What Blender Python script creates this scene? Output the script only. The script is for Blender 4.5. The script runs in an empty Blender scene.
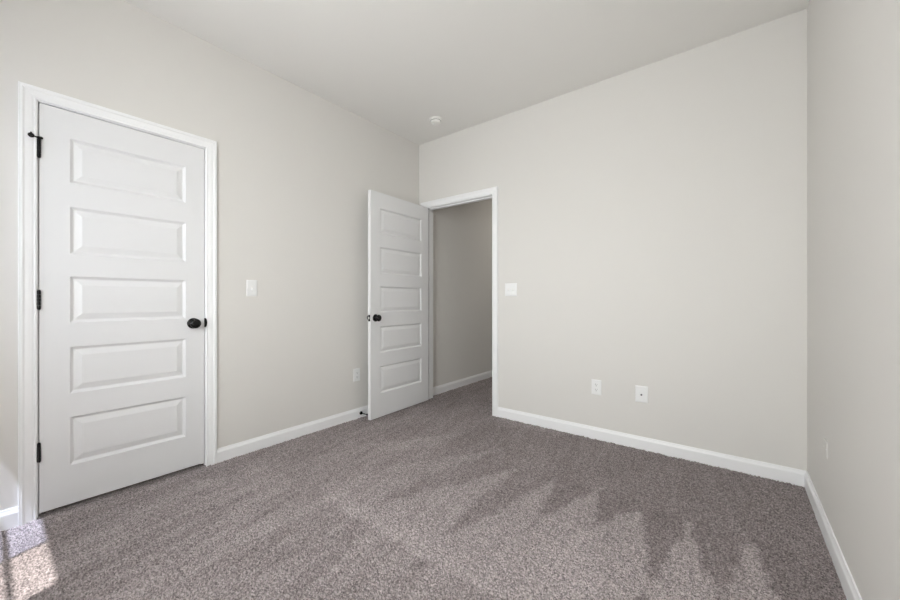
import bpy, bmesh, math, random
import numpy as np
from mathutils import Vector, Matrix
random.seed(4)
rng = np.random.default_rng(11)
scene = bpy.context.scene
C = scene.collection

# ------------------------------------------------------------------ camera
W, H = 3.036, 2.7515          # right wall, ceiling
YN = -3.42                    # near wall (behind the camera)
cam_d = bpy.data.cameras.new('camera'); cam = bpy.data.objects.new('camera', cam_d); C.objects.link(cam)
cam.location = (2.7016, -2.9245, 1.0739)
cam.rotation_euler = (math.pi/2, 0, 0.6616)
cam_d.sensor_width = 36; cam_d.lens = 364.46/900*36; cam_d.shift_y = -0.0007
cam_d.clip_start = 0.05
scene.camera = cam

# ------------------------------------------------------------------ sky, sun, exposure
world = bpy.data.worlds.new('daylight'); scene.world = world; world.use_nodes = True
wt = world.node_tree; bg = wt.nodes['Background']
# a bright horizon opposite the windows, a dimmer sky to the sides and overhead
SKY_BASE, SKY_LOBE, SKY_POW, SKY_DIR = 8.6, 5.4, 3.0, (0.30, -0.94, 0.14)
tcw = wt.nodes.new('ShaderNodeTexCoord')
dot = wt.nodes.new('ShaderNodeVectorMath'); dot.operation = 'DOT_PRODUCT'; dot.inputs[1].default_value = SKY_DIR
mx0 = wt.nodes.new('ShaderNodeMath'); mx0.operation = 'MAXIMUM'; mx0.inputs[1].default_value = 0.0
pw = wt.nodes.new('ShaderNodeMath'); pw.operation = 'POWER'; pw.inputs[1].default_value = SKY_POW
ma = wt.nodes.new('ShaderNodeMath'); ma.operation = 'MULTIPLY_ADD'; ma.inputs[1].default_value = SKY_LOBE; ma.inputs[2].default_value = SKY_BASE
# the ground outside is darker than the sky
sz = wt.nodes.new('ShaderNodeSeparateXYZ'); gr = wt.nodes.new('ShaderNodeMapRange')
gr.inputs[1].default_value = -0.12; gr.inputs[2].default_value = 0.08; gr.inputs[3].default_value = 0.84; gr.inputs[4].default_value = 1.0
mg = wt.nodes.new('ShaderNodeMath'); mg.operation = 'MULTIPLY'
wt.links.new(tcw.outputs['Generated'], sz.inputs[0]); wt.links.new(sz.outputs[2], gr.inputs[0])
wt.links.new(ma.outputs[0], mg.inputs[0]); wt.links.new(gr.outputs[0], mg.inputs[1])
wt.links.new(tcw.outputs['Generated'], dot.inputs[0]); wt.links.new(dot.outputs['Value'], mx0.inputs[0]); wt.links.new(mx0.outputs[0], pw.inputs[0])
wt.links.new(pw.outputs[0], ma.inputs[0]); wt.links.new(mg.outputs[0], bg.inputs['Strength'])
bg.inputs['Color'].default_value = (0.955, 0.985, 1.0, 1)
sd = bpy.data.lights.new('sun', 'SUN'); sd.energy = 29; sd.angle = math.radians(0.53); sd.color = (1, 0.985, 0.965)
sun = bpy.data.objects.new('sun', sd); C.objects.link(sun)
sun.rotation_euler = Vector((-0.36, 1.0, -2.72)).to_track_quat('-Z', 'Y').to_euler()
sun.location = (2, -6, 6)
WIN = [(0.169, 0.953), (1.06, 1.81), (1.93, 2.62)]      # row of windows in the near wall: x ranges; the last is added for light
WZ0, WZ1 = 0.90, 2.135
for a, b in WIN:                           # portals: they guide the sky's light through the panes, they add none
    ld = bpy.data.lights.new('window_portal', 'AREA'); ld.shape = 'RECTANGLE'; ld.size = b-a; ld.size_y = WZ1-WZ0
    ld.cycles.is_portal = True
    lo = bpy.data.objects.new('window_portal', ld); C.objects.link(lo)
    lo.location = ((a+b)/2, YN-0.125, (WZ0+WZ1)/2); lo.rotation_euler = (math.pi/2, 0, 0)
hd = bpy.data.lights.new('hall_fill', 'AREA'); hd.shape = 'DISK'; hd.size = 0.3; hd.energy = 4.6; hd.color = (1, 0.96, 0.9)
hl = bpy.data.objects.new('hall_fill', hd); C.objects.link(hl); hl.location = (0.75, 2.2, H-0.03)  # added fill that brightens the hall, no lamp known there
scene.view_settings.view_transform = 'Standard'
scene.view_settings.look = 'None'
scene.view_settings.gamma = 1.0
scene.view_settings.use_curve_mapping = False
scene.view_settings.exposure = 0.35

# ------------------------------------------------------------------ materials
def srgb(r, g, b):
    f = lambda c: (c/255/12.92) if c/255 <= 0.04045 else ((c/255+0.055)/1.055)**2.4
    return (f(r), f(g), f(b), 1)
def mat(name, col, rough=0.6, spec=0.3, metal=0.0, bump=None):
    m = bpy.data.materials.new(name); m.use_nodes = True
    nt = m.node_tree; b = nt.nodes['Principled BSDF']
    b.inputs['Base Color'].default_value = col if len(col) == 4 else (*col, 1)
    b.inputs['Roughness'].default_value = rough; b.inputs['Metallic'].default_value = metal
    b.inputs['Specular IOR Level'].default_value = spec
    if bump:
        sc, st, dist = bump
        tc = nt.nodes.new('ShaderNodeTexCoord'); n = nt.nodes.new('ShaderNodeTexNoise')
        n.inputs['Scale'].default_value = sc; n.inputs['Detail'].default_value = 3
        bp = nt.nodes.new('ShaderNodeBump'); bp.inputs['Strength'].default_value = st; bp.inputs['Distance'].default_value = dist
        nt.links.new(tc.outputs['Object'], n.inputs['Vector']); nt.links.new(n.outputs['Fac'], bp.inputs['Height'])
        nt.links.new(bp.outputs['Normal'], b.inputs['Normal'])
    return m
M = {}
M['wall'] = mat('greige_wall_paint', (0.755, 0.735, 0.703), 0.75, 0.2, bump=(240, 0.06, 0.002))
M['ceiling'] = mat('flat_ceiling_paint', (0.86, 0.845, 0.815), 0.95, 0.1, bump=(200, 0.06, 0.002))
M['hallwall'] = M['wall']
M['trim'] = mat('white_semigloss_trim', (0.92, 0.92, 0.925), 0.35, 0.4)
M['door'] = mat('white_door_paint', (0.805, 0.805, 0.81), 0.38, 0.4, bump=(90, 0.05, 0.002))
M['plate'] = mat('white_plastic', (0.89, 0.89, 0.885), 0.35, 0.45)
M['black'] = mat('oil_rubbed_black_metal', (0.004, 0.004, 0.004), 0.13, 0.3, 0.0)
M['slot'] = mat('dark_socket_slot', (0.05, 0.05, 0.05), 0.6)
M['steel'] = mat('bright_latch_steel', (0.75, 0.74, 0.72), 0.3, 0.5, 1.0)
M['vinyl'] = mat('white_window_vinyl', (0.8, 0.8, 0.8), 0.4)
M['rubber'] = mat('dark_rubber', (0.02, 0.02, 0.02), 0.7)
M['detector'] = mat('ivory_detector_plastic', (0.88, 0.87, 0.84), 0.45)

def glass_mat(name, tint):
    m = bpy.data.materials.new(name); m.use_nodes = True; nt = m.node_tree; nt.nodes.clear()
    o = nt.nodes.new('ShaderNodeOutputMaterial'); t = nt.nodes.new('ShaderNodeBsdfTransparent')
    g = nt.nodes.new('ShaderNodeBsdfGlossy'); g.inputs['Roughness'].default_value = 0.02
    mx = nt.nodes.new('ShaderNodeMixShader'); mx.inputs[0].default_value = 0.06
    t.inputs['Color'].default_value = (*tint, 1)
    nt.links.new(t.outputs[0], mx.inputs[1]); nt.links.new(g.outputs[0], mx.inputs[2]); nt.links.new(mx.outputs[0], o.inputs[0])
    return m
M['glass'] = glass_mat('window_glass', (0.97, 0.97, 0.96))
M['glass_grey'] = glass_mat('light_cutting_glass', (0.40, 0.395, 0.39))  # pane colour darkened to cut the sky light on the near left wall
M['glass_blue'] = glass_mat('blue_light_cutting_glass', (0.35, 0.37, 0.42))  # darkened likewise, and blued to colour part of the sun patch

def carpet_material():
    m = bpy.data.materials.new('taupe_cut_pile_carpet'); m.use_nodes = True
    nt = m.node_tree; b = nt.nodes['Principled BSDF']
    b.inputs['Roughness'].default_value = 1.0; b.inputs['Specular IOR Level'].default_value = 0.05
    tc = nt.nodes.new('ShaderNodeTexCoord')
    at = nt.nodes.new('ShaderNodeAttribute'); at.attribute_name = 'brushed'
    mix = nt.nodes.new('ShaderNodeMix'); mix.data_type = 'RGBA'
    mix.inputs[6].default_value = (0.272, 0.236, 0.234, 1)     # pile lying away
    mix.inputs[7].default_value = (0.445, 0.395, 0.392, 1)     # pile lying towards the window
    nt.links.new(at.outputs['Fac'], mix.inputs[0])
    v = nt.nodes.new('ShaderNodeTexVoronoi'); v.inputs['Scale'].default_value = 230
    nt.links.new(tc.outputs['Object'], v.inputs['Vector'])
    sep = nt.nodes.new('ShaderNodeSeparateColor'); nt.links.new(v.outputs['Color'], sep.inputs[0])
    mr = nt.nodes.new('ShaderNodeMapRange'); mr.inputs[3].default_value = 0.42; mr.inputs[4].default_value = 1.50
    nt.links.new(sep.outputs[0], mr.inputs[0])
    mul = nt.nodes.new('ShaderNodeMix'); mul.data_type = 'RGBA'; mul.blend_type = 'MULTIPLY'; mul.inputs[0].default_value = 1
    comb = nt.nodes.new('ShaderNodeCombineColor')
    for i in range(3): nt.links.new(mr.outputs[0], comb.inputs[i])
    nt.links.new(mix.outputs[2], mul.inputs[6]); nt.links.new(comb.outputs[0], mul.inputs[7])
    nt.links.new(mul.outputs[2], b.inputs['Base Color'])
    return m
M['carpet'] = carpet_material()

# ------------------------------------------------------------------ mesh helpers
def link(name, bm, m, parent=None, smooth=False, mats=None):
    me = bpy.data.meshes.new(name)
    bmesh.ops.recalc_face_normals(bm, faces=bm.faces)
    bm.to_mesh(me); bm.free()
    for x in (mats or [m]): me.materials.append(x)
    if smooth:
        for p in me.polygons: p.use_smooth = True
    o = bpy.data.objects.new(name, me); C.objects.link(o)
    if parent: o.parent = parent
    return o
def tag(o, label, cat=None, group=None, kind=None):
    if label: o['label'] = label
    if cat: o['category'] = cat
    if group: o['group'] = group
    if kind: o['kind'] = kind
    return o
def empty(name, loc, rot=(0, 0, 0)):
    o = bpy.data.objects.new(name, None); C.objects.link(o); o.location = loc; o.rotation_euler = rot
    o.empty_display_size = 0.05
    return o
def box(bm, x0, x1, y0, y1, z0, z1, bev=0.0):
    r = bmesh.ops.create_cube(bm, size=1.0)
    vs = r['verts']
    for v in vs:
        v.co = Vector(((x0+x1)/2+v.co.x*(x1-x0), (y0+y1)/2+v.co.y*(y1-y0), (z0+z1)/2+v.co.z*(z1-z0)))
    if bev:
        es = list({e for v in vs for e in v.link_edges})
        bmesh.ops.bevel(bm, geom=es, offset=bev, segments=2, affect='EDGES', profile=0.5)
    return vs
def boxes(lst, bev=0.0):
    bm = bmesh.new()
    for b in lst: box(bm, *b, bev=bev)
    return bm
def lathe(bm, prof, axis='Z', origin=(0, 0, 0), seg=32):
    """prof: (radius, height) along axis; closed at the ends"""
    o = Vector(origin)
    def P(r, h, a):
        c, s = r*math.cos(a), r*math.sin(a)
        return o + (Vector((c, s, h)) if axis == 'Z' else Vector((h, c, s)) if axis == 'X' else Vector((s, h, c)))
    rings = [[bm.verts.new(P(r, h, 2*math.pi*k/seg)) for k in range(seg)] for r, h in prof]
    for i in range(len(rings)-1):
        for k in range(seg):
            bm.faces.new((rings[i][k], rings[i][(k+1) % seg], rings[i+1][(k+1) % seg], rings[i+1][k]))
    bm.faces.new(rings[0]); bm.faces.new(rings[-1])
def cyl(bm, p, q, r, seg=16):
    p, q = Vector(p), Vector(q); d = (q-p); L = d.length; d.normalize()
    u = d.orthogonal().normalized(); w = d.cross(u)
    A = [bm.verts.new(p+u*r*math.cos(t)+w*r*math.sin(t)) for t in [2*math.pi*k/seg for k in range(seg)]]
    B = [bm.verts.new(v.co+d*L) for v in A]
    for k in range(seg): bm.faces.new((A[k], A[(k+1) % seg], B[(k+1) % seg], B[k]))
    bm.faces.new(A); bm.faces.new(B)
def extrude_profile(bm, prof, f0, f1):
    """closed profile swept between two frames: f(u, v) -> point"""
    A = [bm.verts.new(f0(*p)) for p in prof]; B = [bm.verts.new(f1(*p)) for p in prof]
    n = len(prof)
    for k in range(n): bm.faces.new((A[k], A[(k+1) % n], B[(k+1) % n], B[k]))
    bm.faces.new(A); bm.faces.new(B)

# ------------------------------------------------------------------ openings
D1 = (-2.7545, -2.0380, 2.049)       # closet opening: y0, y1, head height
D2 = (0.0985, 0.9240, 2.049)         # entrance opening: x0, x1, head height
JT = 0.018                           # jamb thickness
T = 0.115                            # wall thickness

# ------------------------------------------------------------------ walls, ceiling
def S(o, label, cat): return tag(o, label, cat, kind='structure')
S(link('wall_left', boxes([(-T, 0, YN-0.115, D1[0]-JT, -0.03, H), (-T, 0, D1[1]+JT, T, -0.03, H), (-T, 0, D1[0]-JT, D1[1]+JT, D1[2]+JT, H)]), M['wall']),
  'long pale greige wall holding the closed closet door', 'wall')
S(link('wall_back', boxes([(0, D2[0]-JT, 0, T, -0.03, H), (D2[1]+JT, W+0.12, 0, T, -0.03, H), (D2[0]-JT, D2[1]+JT, 0, T, D2[2]+JT, H)]), M['wall']),
  'pale greige wall with the open doorway and two outlets', 'wall')
S(link('wall_right', boxes([(W, W+0.12, YN-0.115, 0, -0.03, H)]), M['wall']), 'pale greige wall closest to the viewer at the right edge', 'wall')
nb = []
xs = [-0.0] + [v for w in WIN for v in w] + [W]
for i in range(0, len(xs), 2): nb.append((xs[i], xs[i+1], YN-0.115, YN, -0.03, H))
for a, b in WIN: nb += [(a, b, YN-0.115, YN, -0.02, WZ0), (a, b, YN-0.115, YN, WZ1, H)]
S(link('wall_near', boxes(nb), M['wall']), 'greige wall behind the viewer with the row of windows', 'wall')
S(link('ceiling', boxes([(-1.0, W+0.15, YN-0.2, 2.9, H, H+0.1)]), M['ceiling']), 'flat off white ceiling', 'ceiling')
HX0, HX1, HY = 0.03, 1.25, 2.6
S(link('wall_hall', boxes([(-0.1, HX0, T, HY, -0.03, H), (HX1, HX1+0.1, T, HY, -0.03, H), (-0.1, HX1+0.1, HY, HY+0.1, -0.03, H)]), M['hallwall']),
  'dim greige hall wall seen through the open doorway', 'wall')
S(link('wall_closet', boxes([(-0.85, -0.75, -3.1, -1.7, -0.03, H), (-0.75, -T, -3.2, -3.1, -0.03, H), (-0.75, -T, -1.7, -1.6, -0.03, H)]), M['wall']),
  'walls of the closet hidden behind the closed door', 'wall')

# ------------------------------------------------------------------ carpet (the floor): a height field of jittered tufts, brushed by vacuum strokes
def smooth_noise(x, y, sx, sy, seed):
    u, v = x/sx, y/sy
    i, j = np.floor(u).astype(int), np.floor(v).astype(int); a, b = u-i, v-j
    a = a*a*(3-2*a); b = b*b*(3-2*b)
    h = lambda p, q: (np.sin(p*127.1+q*311.7+seed*74.7)*43758.5453) % 1.0
    return (h(i, j)*(1-a)+h(i+1, j)*a)*(1-b)+(h(i, j+1)*(1-a)+h(i+1, j+1)*a)*b
def poly_sd(x, y, P):
    """signed distance to a polygon (negative inside)"""
    d = np.full(x.shape, 9.0); ins = np.zeros(x.shape, bool); n = len(P)
    for k in range(n):
        ax, ay = P[k]; bx, by = P[(k+1) % n]
        ex, ey = bx-ax, by-ay; t = np.clip(((x-ax)*ex+(y-ay)*ey)/(ex*ex+ey*ey), 0, 1)
        d = np.minimum(d, np.hypot(x-ax-t*ex, y-ay-t*ey))
        c = ((ay > y) != (by > y)) & (x < (bx-ax)*(y-ay)/((by-ay) if by != ay else 1e-9)+ax)
        ins ^= c
    return np.where(ins, -d, d)
STROKES = [
    ([(2.76, -.84), (2.67, -1.3), (2.66, -1.75), (2.97, -1.75), (2.86, -1.25)], 1.0),
    ([(2.53, -.83), (2.455, -1.41), (2.44, -1.75), (2.64, -1.75), (2.645, -1.27)], 1.0),
    ([(2.33, -.83), (2.04, -1.40), (2.06, -1.77), (2.425, -1.77), (2.43, -1.30)], 1.0),
    ([(2.10, -.75), (1.92, -1.32), (1.84, -1.78), (2.14, -1.78), (2.20, -1.26)], 0.85),
    ([(1.85, -.76), (1.76, -1.30), (1.60, -1.78), (1.86, -1.78), (1.96, -1.30)], 0.75),
    ([(1.62, -.81), (1.40, -1.25), (1.15, -1.78), (1.66, -1.78), (1.62, -1.35)], 0.72),
    ([(1.38, -.62), (1.05, -1.15), (.80, -1.72), (.98, -1.79), (1.22, -1.76), (1.24, -1.2)], 0.5),
    ([(.98, -.50), (.70, -.95), (.55, -1.15), (.72, -1.20), (.95, -.90)], 0.5),
    ([(.28, -2.02), (.15, -2.16), (.20, -2.22), (.40, -2.10)], 0.5),
    ([(1.25, -2.15), (1.15, -2.28), (1.22, -2.34), (1.33, -2.22)], 0.4),
    ([(.95, -1.66), (.92, -1.78), (2.12, -1.80), (2.12, -1.72)], .85),
    ([(1.05, -.02), (1.0, -.12), (1.62, -.12), (1.68, -.02)], 0.35),
]
def brushed(x, y):
    wob = (smooth_noise(x, y, .11, .11, 3)-.5)*.022+(smooth_noise(x, y, .05, .05, 1)-.5)*.03+(smooth_noise(x, y, .015, .015, 2)-.5)*.02
    b = np.zeros(x.shape)
    for P, s in STROKES:
        sd_ = poly_sd(x, y, P)+wob
        b = np.maximum(b, s*np.clip(.5-sd_/.028, 0, 1))
    big = smooth_noise(x, y, .16, .38, 5)*.6+smooth_noise(x, y, .06, .16, 6)*.4
    streak = smooth_noise(x+.25*y, y, .03, .26, 7)
    left = np.clip((1.0-y*0-(x-.2)*.25), 0, 1)*np.clip((-y-.1)/.5, 0, 1)
    fine = smooth_noise(x+.12*y, y, .011, .30, 17)
    zone = np.clip((x-1.2)/.7, 0, 1)*np.clip((y+1.80)/.03, 0, 1)        # the cleanly combed part by the far wall
    base = np.where(y < -1.79, .32, np.where(y > -.78, .16, .06*zone+.22*(1-zone)))
    base = base+np.where(x < 1.0, .12, 0)
    b = b*.86+(1-b)*base
    b = b+(big-.5)*(.42-.22*zone)+((streak-.5)*.30+(fine-.5)*.26)*np.where(y < -1.79, 1.3, 1-.5*zone)
    return np.clip(b, 0, 1)
def tufts(x, y, p=0.0068):
    """height of the highest tuft tip over each point"""
    i0, j0 = np.floor(x/p).astype(int), np.floor(y/p).astype(int)
    best = np.full(x.shape, -1.0)
    h = lambda i, j, s: (np.sin(i*12.9898+j*78.233+s*37.719)*43758.5453) % 1.0
    for di in (-1, 0, 1):
        for dj in (-1, 0, 1):
            i, j = i0+di, j0+dj
            cx = (i+.1+.8*h(i, j, 1))*p; cy = (j+.1+.8*h(i, j, 2))*p
            r2 = ((x-cx)**2+(y-cy)**2)/(p*p)
            best = np.maximum(best, .45*h(i, j, 3)-r2*1.5)
    return np.clip(best, -.9, .5)
verts, faces, fade = [], [], []
def patch(x0, x1, y0, y1, step, amp):
    nx, ny = max(2, int((x1-x0)/step)+1), max(2, int((y1-y0)/step)+1)
    gx, gy = np.meshgrid(np.linspace(x0, x1, nx), np.linspace(y0, y1, ny), indexing='ij')
    z = tufts(gx, gy)*amp if amp else np.zeros(gx.shape)
    br = brushed(gx, gy)
    if amp:
        groove = smooth_noise(gx+.18*gy, gy, .018, .35, 9)
        z = z+(groove-.5)*.004*(1-br)+(smooth_noise(gx, gy, .03, .05, 12)-.5)*.003
    base = sum(len(v) for v in verts)
    verts.append(np.stack([gx, gy, z-(.0055 if amp else 0)], -1).reshape(-1, 3)); fade.append(br.reshape(-1))
    ii, jj = np.meshgrid(np.arange(nx-1), np.arange(ny-1), indexing='ij'); a = base+ii*ny+jj
    faces.append(np.stack([a, a+ny, a+ny+1, a+1], -1).reshape(-1, 4))
AMP = 0.0125
patch(0.0, W, -2.95, -1.2, 0.0036, AMP)
patch(0.0, W, -1.21, 0.004, 0.0046, AMP)
patch(D2[0]-0.09, D2[1]+0.1, 0.0, T, 0.0055, AMP)
patch(0.0, HX1, T-0.012, HY, 0.0065, AMP)
patch(-0.75, W, YN-0.02, -2.94, 0.05, 0)
patch(-0.75, 0.01, -2.95, -1.6, 0.05, 0)
# the backing under the pile
b0 = sum(len(v) for v in verts)
verts.append(np.array([[-0.9, YN-.1, -.024], [W+.1, YN-.1, -.024], [W+.1, HY+.05, -.024], [-0.9, HY+.05, -.024]])); fade.append(np.zeros(4)); faces.append(np.array([[b0, b0+1, b0+2, b0+3]]))
V = np.concatenate(verts); F = np.concatenate(faces); BR = np.concatenate(fade)
me = bpy.data.meshes.new('floor')
me.vertices.add(len(V)); me.vertices.foreach_set('co', V.astype(np.float32).ravel())
me.loops.add(F.size); me.loops.foreach_set('vertex_index', F.astype(np.int32).ravel())
me.polygons.add(len(F)); me.polygons.foreach_set('loop_start', np.arange(0, F.size, 4, dtype=np.int32))
me.polygons.foreach_set('loop_total', np.full(len(F), 4, dtype=np.int32))
me.update(calc_edges=True)
me.polygons.foreach_set('use_smooth', np.ones(len(F), dtype=bool))
at = me.attributes.new('brushed', 'FLOAT', 'POINT'); at.data.foreach_set('value', BR.astype(np.float32))
me.materials.append(M['carpet'])
fl = bpy.data.objects.new('floor', me); C.objects.link(fl)
S(fl, 'taupe grey cut pile carpet brushed into vacuum strokes', 'carpet')

# ------------------------------------------------------------------ baseboards
BB = [(0, -0.022), (0.014, -0.022), (0.014, 0.060), (0.0125, 0.066), (0.0095, 0.071), (0.0075, 0.077), (0.006, 0.084), (0, 0.084)]
def baseboard(name, runs, label):
    """runs: (axis, wall coordinate, outward sign, from, to)"""
    bm = bmesh.new()
    for ax, w, s, a, b in runs:
        f = (lambda t: (lambda u, v: (w+s*u, t, v))) if ax == 'y' else (lambda t: (lambda u, v: (t, w+s*u, v)))
        extrude_profile(bm, BB, f(a), f(b))
    return S(link(name, bm, M['trim']), label, 'baseboard')
CW = 0.060; REV = 0.0045             # casing width, reveal
baseboard('baseboard_left', [('y', 0, 1, YN, D1[0]-REV-CW), ('y', 0, 1, D1[1]+REV+CW, -0.0)], 'white baseboard along the wall with the closet door')
baseboard('baseboard_back', [('x', 0, -1, D2[1]+REV+CW, W)], 'white baseboard under the outlets, from doorway to corner')
baseboard('baseboard_right', [('y', W, -1, YN, 0)], 'white baseboard running towards the viewer at the right edge')
baseboard('baseboard_near', [('x', YN, 1, 0, W)], 'white baseboard under the row of windows')
baseboard('baseboard_hall', [('y', HX0, 1, T, HY), ('x', HY, -1, HX0, HX1)], 'white baseboard in the hall beyond the open doorway')

# ------------------------------------------------------------------ door casings with jambs
CP = [(0, 0), (0, 0.0085), (0.002, 0.0105), (0.007, 0.0115), (0.009, 0.0098), (0.012, 0.0098), (0.017, 0.0118), (0.027, 0.0132), (0.040, 0.0136),
      (0.043, 0.0165), (0.047, 0.0182), (0.0505, 0.0182), (0.052, 0.0165), (0.0545, 0.0175), (0.0585, 0.0175), (0.060, 0.0155), (0.060, 0)]
def casing_bm(bm, a0, a1, zt, mapf, zb=-0.022):
    """mitred frame round an opening; mapf(a, z, depth)"""
    i0, i1, it = a0-REV, a1+REV, zt+REV
    st = [lambda u: (i0-u, zb), lambda u: (i0-u, it+u), lambda u: (i1+u, it+u), lambda u: (i1+u, zb)]
    rings = [[bm.verts.new(mapf(*s(u), v)) for u, v in CP] for s in st]
    n = len(CP)
    for r in range(3):
        for k in range(n): bm.faces.new((rings[r][k], rings[r][(k+1) % n], rings[r+1][(k+1) % n], rings[r+1][k]))
    bm.faces.new(rings[0]); bm.faces.new(rings[3])
bm = bmesh.new(); casing_bm(bm, D1[0], D1[1], D1[2], lambda a, z, d: (d, a, z))
tr1 = S(link('trim_1', bm, M['trim']), 'white moulded casing around the closed closet door', 'door casing')
SD = 0.042
j = boxes([(-T, 0, D1[0]-JT, D1[0], -.022, D1[2]), (-T, 0, D1[1], D1[1]+JT, -.022, D1[2]), (-T, 0, D1[0]-JT, D1[1]+JT, D1[2], D1[2]+JT),
           (-T+.02, -.038, D1[0], D1[0]+.011, -.022, D1[2]), (-T+.02, -.038, D1[1]-.011, D1[1], -.022, D1[2]), (-T+.02, -.038, D1[0], D1[1], D1[2]-.011, D1[2])])
link('jamb', j, M['trim'], tr1)
bm = bmesh.new(); casing_bm(bm, D2[0], D2[1], D2[2], lambda a, z, d: (a, -d, z)); casing_bm(bm, D2[0], D2[1], D2[2], lambda a, z, d: (a, T+d, z))
tr2 = S(link('trim_2', bm, M['trim']), 'white moulded casing around the open doorway', 'door casing')
j = boxes([(D2[0]-JT, D2[0], 0, T, -.022, D2[2]), (D2[1], D2[1]+JT, 0, T, -.022, D2[2]), (D2[0]-JT, D2[1]+JT, 0, T, D2[2], D2[2]+JT),
           (D2[0], D2[0]+.011, .038, .072, -.022, D2[2]), (D2[1]-.011, D2[1], .038, .072, -.022, D2[2]), (D2[0], D2[1], .038, .072, D2[2]-.011, D2[2])])
link('jamb', j, M['trim'], tr2)

# ------------------------------------------------------------------ five panel doors
PZ = [(1.676, 1.905), (1.308, 1.553), (0.954, 1.193), (0.588, 0.829), (0.218, 0.467)]
RINGS = [(0.0, 0.0), (0.003, -0.0025), (0.011, -0.0105), (0.0145, -0.0122), (0.018, -0.0118), (0.043, -0.0038), (0.046, -0.0030), (0.050, -0.0030)]
def slab_bm(w, z0, z1, t, sl, sr):
    """local frame: x along the width, y = depth (front face at y = 0 looking towards -y), z up"""
    bm = bmesh.new()
    xs = [0, sl, w-sr, w]; zs = [z0] + [v for p in PZ[::-1] for v in p] + [z1]
    for side in (0, 1):
        Y = (lambda d: -d) if side == 0 else (lambda d: t+d)
        cache = {}
        def vert(x, z, d=0.0):
            k = (round(x, 5), round(z, 5), round(d, 5))
            if k not in cache: cache[k] = bm.verts.new((x, Y(d), z))
            return cache[k]
        for i in range(3):
            for k in range(len(zs)-1):
                x0, x1, a, b = xs[i], xs[i+1], zs[k], zs[k+1]
                if i == 1 and k % 2 == 1:
                    prev = None
                    for ins, d in RINGS:
                        r = [vert(x0+ins, a+ins, d), vert(x1-ins, a+ins, d), vert(x1-ins, b-ins, d), vert(x0+ins, b-ins, d)]
                        if prev:
                            for q in range(4): bm.faces.new((prev[q], prev[(q+1) % 4], r[(q+1) % 4], r[q]))
                        prev = r
                    bm.faces.new(prev)
                else:
                    bm.faces.new((vert(x0, a), vert(x1, a), vert(x1, b), vert(x0, b)))
    for x in (0, w):
        v = [bm.verts.new((x, yy, zz)) for yy, zz in ((0, z0), (t, z0), (t, z1), (0, z1))]; bm.faces.new(v)
    for z in (z0, z1):
        v = [bm.verts.new((xx, yy, z)) for xx, yy in ((0, 0), (w, 0), (w, t), (0, t))]; bm.faces.new(v)
    bmesh.ops.remove_doubles(bm, verts=bm.verts, dist=1e-5)
    return bm
def knob(parent, x, y, z, s):
    """rosette + neck + ball on the face y, projecting along s*(-y)"""
    bm = bmesh.new()
    lathe(bm, [(0.0335, 0), (0.0335, 0.003), (0.0315, 0.006), (0.026, 0.008), (0.014, 0.0095), (0.0125, 0.012), (0.0115, 0.022), (0.0125, 0.027),
               (0.019, 0.029), (0.0255, 0.0325), (0.0292, 0.037), (0.0302, 0.042), (0.0290, 0.047), (0.0250, 0.0515), (0.0185, 0.0545), (0.0095, 0.0562), (0.001, 0.0566)],
          axis='Y', seg=40)
    for v in bm.verts: v.co = Vector((v.co.x+x, y-s*v.co.y, v.co.z+z))
    return link('doorknob', bm, M['black'], parent, smooth=True)
def hinge(parent, x, y, z, leaf=0.0):
    bm = bmesh.new(); L = 0.089
    n = 5
    for k in range(n):
        a, b = z-L/2+k*L/n+.0004, z-L/2+(k+1)*L/n-.0004
        lathe(bm, [(0.0066, a), (0.0072, a+.001), (0.0072, b-.001), (0.0066, b)], origin=(x, y, 0), seg=20)
    lathe(bm, [(0.0035, z+L/2-.001), (0.0062, z+L/2), (0.0055, z+L/2+.004), (0.001, z+L/2+.0055)], origin=(x, y, 0), seg=20)
    lathe(bm, [(0.001, z-L/2-.0045), (0.005, z-L/2-.003), (0.0058, z-L/2), (0.0035, z-L/2+.001)], origin=(x, y, 0), seg=20)
    box(bm, x-.0015, x+.0005, y, y+.038, z-L/2, z+L/2); box(bm, x-.0035, x-.0018, y, y+.038, z-L/2, z+L/2)
    return link('hinge', bm, M['black'], parent, smooth=False)
DT = 0.035
# closed closet door: local x = world y, local -y = world +x
w1 = D1[1]-D1[0]-0.0075
d1 = link('door_1', slab_bm(w1, 0.019, 2.0435, DT, 0.1055, 0.0995), M['door'])
d1.location = (0.0, D1[0]+0.0035, 0); d1.rotation_euler = (0, 0, math.pi/2)
S(d1, 'closed white five panel closet door with black knob', 'door')
tag(knob(d1, w1-0.060, 0.0, 0.9225, 1), 'black round knob'); knob(d1, w1-0.060, DT, 0.9225, -1)
h_top = None
for hz in (1.818, 1.071, 0.320):
    hh = hinge(d1, -0.0015, -0.0075, hz)
    if h_top is None: h_top = hh
bm = bmesh.new()                              # hinge pin door stop on the top hinge
zt = 1.818+0.0445+0.006
lathe(bm, [(0.0095, zt-.004), (0.0105, zt-.002), (0.0105, zt+.002), (0.0095, zt+.004)], origin=(-.0015, -.0075, 0), seg=24)
cyl(bm, (-.0015, -.0075, zt), (-.0275, -.019, zt+.0005), .0034)
cyl(bm, (-.0015, -.0075, zt), (.006, -.011, zt), .0042)
lathe(bm, [(0.004, -.002), (0.0095, 0), (0.0115, .003), (0.0100, .009), (0.004, .0115)], axis='Y', origin=(-.0275, -.025, zt+.0005), seg=24)
cyl(bm, (-.0275, -.020, zt), (-.0275, -.020, zt+.016), .003)
lathe(bm, [(0.0045, -.001), (0.0065, 0), (0.0065, .004), (0.0045, .006)], axis='Y', origin=(.006, -.013, zt), seg=20)
tag(link('hinge_pin_stop', bm, M['black'], h_top), 'small black bumper arm on the top hinge')
bm = bmesh.new()                              # strike plate lip on the latch jamb
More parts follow.
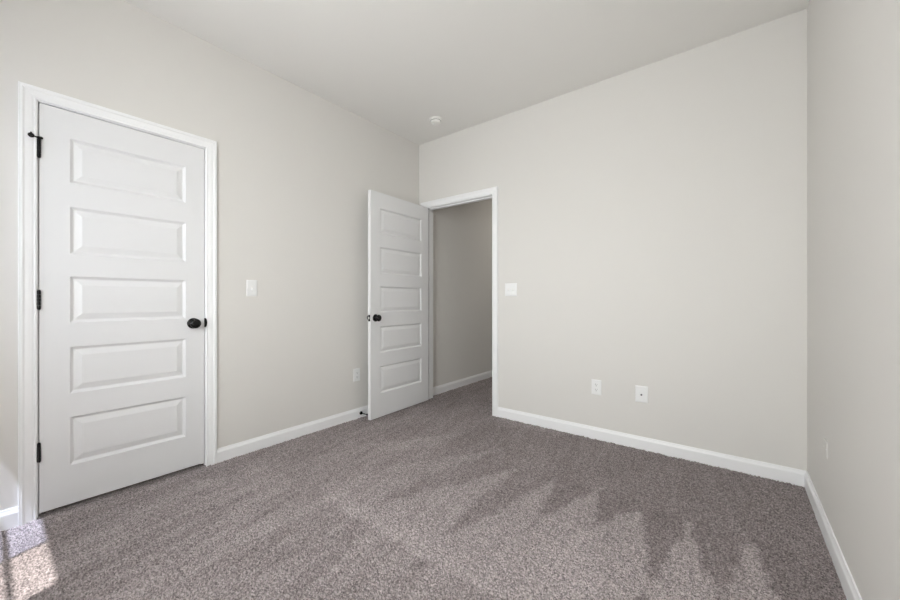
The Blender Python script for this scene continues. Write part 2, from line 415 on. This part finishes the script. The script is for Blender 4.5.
prof = [(D1[1]-.0035, .924+.0285)] + [(D1[1]-.001+.0095*math.sin(t), .924+.0285*math.cos(t)) for t in [math.pi*k/14 for k in range(15)]] + [(D1[1]-.0035, .924-.0285)]
extrude_profile(bm, prof, lambda u, v: (.0105, u, v), lambda u, v: (.0145, u, v))
box(bm, -.03, .0145, D1[1]-.0025, D1[1]-.0005, .924-.0285, .924+.0285)
tag(link('strike_plate', bm, M['black'], tr1), 'black strike plate')

# open entrance door, swung 90 degrees: local x = hinge -> free edge
w2 = 0.806
d2 = link('door_2', slab_bm(w2, 0.004, 2.0455, DT, 0.113, 0.113), M['door'])
# the hall side face (local y = 0, outward -y) looks along world +x; free edge towards -y
bm_flip = Matrix(((0, -1, 0, 0), (-1, 0, 0, 0), (0, 0, 1, 0), (0, 0, 0, 1)))
for v in d2.data.vertices: v.co = bm_flip @ v.co
d2.data.flip_normals()
d2.location = (D2[0]+0.0405, -0.008, 0); d2.rotation_euler = (0, 0, 0.036)
S(d2, 'open white five panel door swung back towards the wall', 'door')
def to_open(o):
    for v in o.data.vertices: v.co = bm_flip @ v.co
    o.data.flip_normals(); return o
KZ = 0.908
tag(to_open(knob(d2, w2-.058, 0.0, KZ, 1)), 'black round knob'); to_open(knob(d2, w2-.058, DT, KZ, -1))
bm = boxes([(w2-.0005, w2+.0016, DT/2-.0125, DT/2+.0125, KZ-.0285, KZ+.0285)], bev=.0006)
lp = to_open(link('latch_plate', bm, M['black'], d2))
bm = bmesh.new(); box(bm, w2+.0012, w2+.011, DT/2-.006, DT/2+.006, KZ-.0085, KZ+.0085, bev=.002)
to_open(link('latch_bolt', bm, M['steel'], lp))
for hz in (1.829, 1.071, 0.320):
    bm = bmesh.new(); L = 0.089
    for k in range(5):
        a, b = hz-L/2+k*L/5+.0004, hz-L/2+(k+1)*L/5-.0004
        lathe(bm, [(0.0058, a), (0.0062, a+.001), (0.0062, b-.001), (0.0058, b)], origin=(D2[0]-.001-d2.location.x, 0.001, 0), seg=16)
    box(bm, D2[0]-.0002-d2.location.x, D2[0]+.0016-d2.location.x, 0.006, 0.042, hz-L/2, hz+L/2)
    link('hinge', bm, M['black'], d2)

# ------------------------------------------------------------------ door stop on the left baseboard
ds = empty('door_stop', (0.014, -0.797, 0.037))
tag(ds, 'black rod door stop on the baseboard behind the open door', 'door stop')
bm = bmesh.new(); lathe(bm, [(0.016, 0), (0.016, .003), (0.0125, .0085), (0.0065, .013)], axis='X', seg=24); link('mounting_base', bm, M['black'], ds, smooth=True)
bm = bmesh.new(); cyl(bm, (.008, 0, 0), (.078, 0, 0), .0042); link('rod', bm, M['black'], ds, smooth=True)
bm = bmesh.new(); lathe(bm, [(0.0065, 0.078), (0.0085, .080), (0.0085, .090), (0.006, .0935), (0.002, 0.0945)], axis='X', seg=20); link('rubber_tip', bm, M['rubber'], ds, smooth=True)

# ------------------------------------------------------------------ wall plates: built facing -y at the origin, then turned to their wall
def plate_bm(w, h, t=0.006):
    bm = bmesh.new()
    a = [(-w/2, 0), (-w/2, .0015), (-w/2+.0045, t), (w/2-.0045, t), (w/2, .0015), (w/2, 0)]
    def ring(ins, d): return [bm.verts.new((sx*(w/2-ins), -d, sz*(h/2-ins))) for sx, sz in ((-1, -1), (1, -1), (1, 1), (-1, 1))]
    prev = None
    for ins, d in ((0, 0), (0, .0018), (.0018, .0038), (.0045, .0052), (.0075, t)):
        r = ring(ins, d)
        if prev:
            for q in range(4): bm.faces.new((prev[q], prev[(q+1) % 4], r[(q+1) % 4], r[q]))
        else: bm.faces.new(r)
        prev = r
    bm.faces.new(prev)
    return bm
def screw(parent, x, z, d=.006):
    bm = bmesh.new(); lathe(bm, [(.0034, 0), (.0034, .0006), (.002, .0013), (.0003, .0014)], axis='Y', seg=14)
    for v in bm.verts: v.co = Vector((v.co.x+x, -d-v.co.y, v.co.z+z))
    return link('screw', bm, M['plate'], parent, smooth=True)
def switch(loc, rot, gangs, label, group=None):
    w = .073 if gangs == 1 else .119
    r = empty('light_switch', loc, rot); tag(r, label, 'light switch', group)
    link('face_plate', plate_bm(w, .116), M['plate'], r)
    for g in range(gangs):
        x = (g-(gangs-1)/2)*.046
        bm = boxes([(x-.0055, x+.0055, -.0075, -.005, -.013, .013)], bev=.0006); surround = link('toggle_surround', bm, M['detector'], r)
        bm = bmesh.new()
        vs = box(bm, x-.0042, x+.0042, -.020, -.006, -.0125, -.0015, bev=.0012)
        tg = link('toggle', bm, M['plate'], r)
        screw(r, x, .030); screw(r, x, -.030)
    return r
def outlet(loc, rot, label):
    r = empty('wall_outlet', loc, rot); tag(r, label, 'outlet', 'white duplex outlets low on the walls')
    link('face_plate', plate_bm(.073, .116), M['plate'], r)
    for sz in (.0195, -.0195):
        bm = bmesh.new()
        pts = []
        for k in range(28):
            t = 2*math.pi*k/28; pts.append((.0172*math.cos(t), max(-.0135, min(.0135, .0172*math.sin(t)))))
        extrude_profile(bm, pts, lambda u, v: (u, -.0055, v+sz), lambda u, v: (u, -.0075, v+sz))
        s = link('socket', bm, M['plate'], r)
        bm = boxes([(-.0078, -.0056, -.0079, -.0065, sz-.001, sz+.0075), (.0056, .0078, -.0079, -.0065, sz-.0005, sz+.0065)])
        lathe(bm, [(.0026, -.0079), (.0026, -.0065)], axis='Y', origin=(0, 0, sz-.0075), seg=14)
        link('socket_slots', bm, M['slot'], s)
    screw(r, 0, 0)
    return r
RL = (0, 0, math.pi/2); RR = (0, 0, -math.pi/2); RB = (0, 0, 0)
switch((0, -1.7465, 1.1535), RL, 1, 'white single toggle light switch beside the closed closet door')
switch((1.1195, 0, 1.161), RB, 2, 'white double toggle light switch beside the open doorway')
outlet((0, -0.834, 0.389), RL, 'white duplex outlet low beside the free edge of the open door')
outlet((1.8625, 0, 0.394), RB, 'white duplex outlet low on the wall left of the jack plate')
r = empty('blank_plate', (W, -0.553, 0.394), RR); tag(r, 'thin wall-coloured blank plate seen edge-on low on the wall at the right', 'wall plate')
link('face_plate', plate_bm(.070, .075, .0045), M['wall'], r); screw(r, -.024, 0, .0045); screw(r, .024, 0, .0045)
r = empty('jack_plate', (2.177, 0, 0.390)); tag(r, 'white wall plate with one dark jack, right of the outlet', 'wall plate')
link('face_plate', plate_bm(.082, .118, .0065), M['plate'], r)
bm = boxes([(-.021, .024, -.0078, -.0055, -.0335, .0335)], bev=.0008); ins = link('insert', bm, M['plate'], r)
bm = bmesh.new(); lathe(bm, [(.0062, -.0072), (.0062, -.0095), (.0048, -.0155), (.0046, -.0165)], axis='Y', origin=(0, 0, -.003), seg=18); link('jack', bm, M['slot'], r)
screw(r, 0.001, .044, .0065); screw(r, 0.001, -.044, .0065)

# ------------------------------------------------------------------ smoke detector
sm = empty('smoke_detector', (0.512, -0.328, H)); tag(sm, 'small round white smoke detector on the ceiling', 'smoke detector')
bm = bmesh.new(); lathe(bm, [(.058, 0), (.058, -.008), (.055, -.011), (.052, -.012)], seg=48); link('base_ring', bm, M['detector'], sm)
bm = bmesh.new(); lathe(bm, [(.045, -.010), (.0465, -.016), (.046, -.030), (.0435, -.036), (.038, -.0395), (.026, -.041), (.001, -.0415)], seg=48)
bd = link('cover', bm, M['detector'], sm)
bm = bmesh.new(); lathe(bm, [(.0480, -.0180), (.0480, -.0205)], seg=48); link('vent_slot', bm, M['slot'], bd)
bm = bmesh.new(); lathe(bm, [(.011, -.0405), (.011, -.0430), (.009, -.0438), (.001, -.044)], origin=(-.02, -.008, 0), seg=20); link('test_button', bm, M['plate'], bd, smooth=True)

# ------------------------------------------------------------------ row of windows behind the viewer
def window(n, a, b, glasses):
    y0, y1 = YN-.112, YN-.072
    f = .028
    fr = link('window_%d' % n, boxes([(a, a+.006, y0, y1, WZ0, WZ1), (b-.006, b, y0, y1, WZ0, WZ1), (a+.006, b-.006, y0, y1, WZ0, WZ0+f), (a+.006, b-.006, y0, y1, WZ1-.006, WZ1)]), M['vinyl'])
    S(fr, ('white gridded window behind the viewer, panes darkened to hold back daylight', 'middle white gridded window of the row of three', 'added white gridded window closest to the right wall, brightening the room')[n-1], 'window')
    xm = (a+b)/2
    bars = [(xm-.006, xm+.006, y0+.012, y0+.028, WZ0+f, WZ1-.006)]
    zz = []
    for k in range(1, 4):
        z = WZ1-k*.375; zz.append(z)
        t = .014 if k == 2 else .006
        bars.append((a+.006, b-.006, y0+.012, y0+.028, z-t, z+t))
    link('grille', boxes(bars), M['vinyl'], fr)
    for k, (x0, x1) in enumerate(((a+.006, xm), (xm, b-.006))):
        link('pane', boxes([(x0, x1, y0+.018, y0+.022, WZ0+f, WZ1-.006)]), M[glasses[k]], fr)
    link('sill', boxes([(a-.03, b+.03, YN-.072, YN+.03, WZ0-.02, WZ0)], bev=.004), M['trim'], fr)
window(1, *WIN[0], ('glass_blue', 'glass_grey'))
window(2, *WIN[1], ('glass', 'glass'))
window(3, *WIN[2], ('glass', 'glass'))  # unseen window added to brighten the right side and the open door
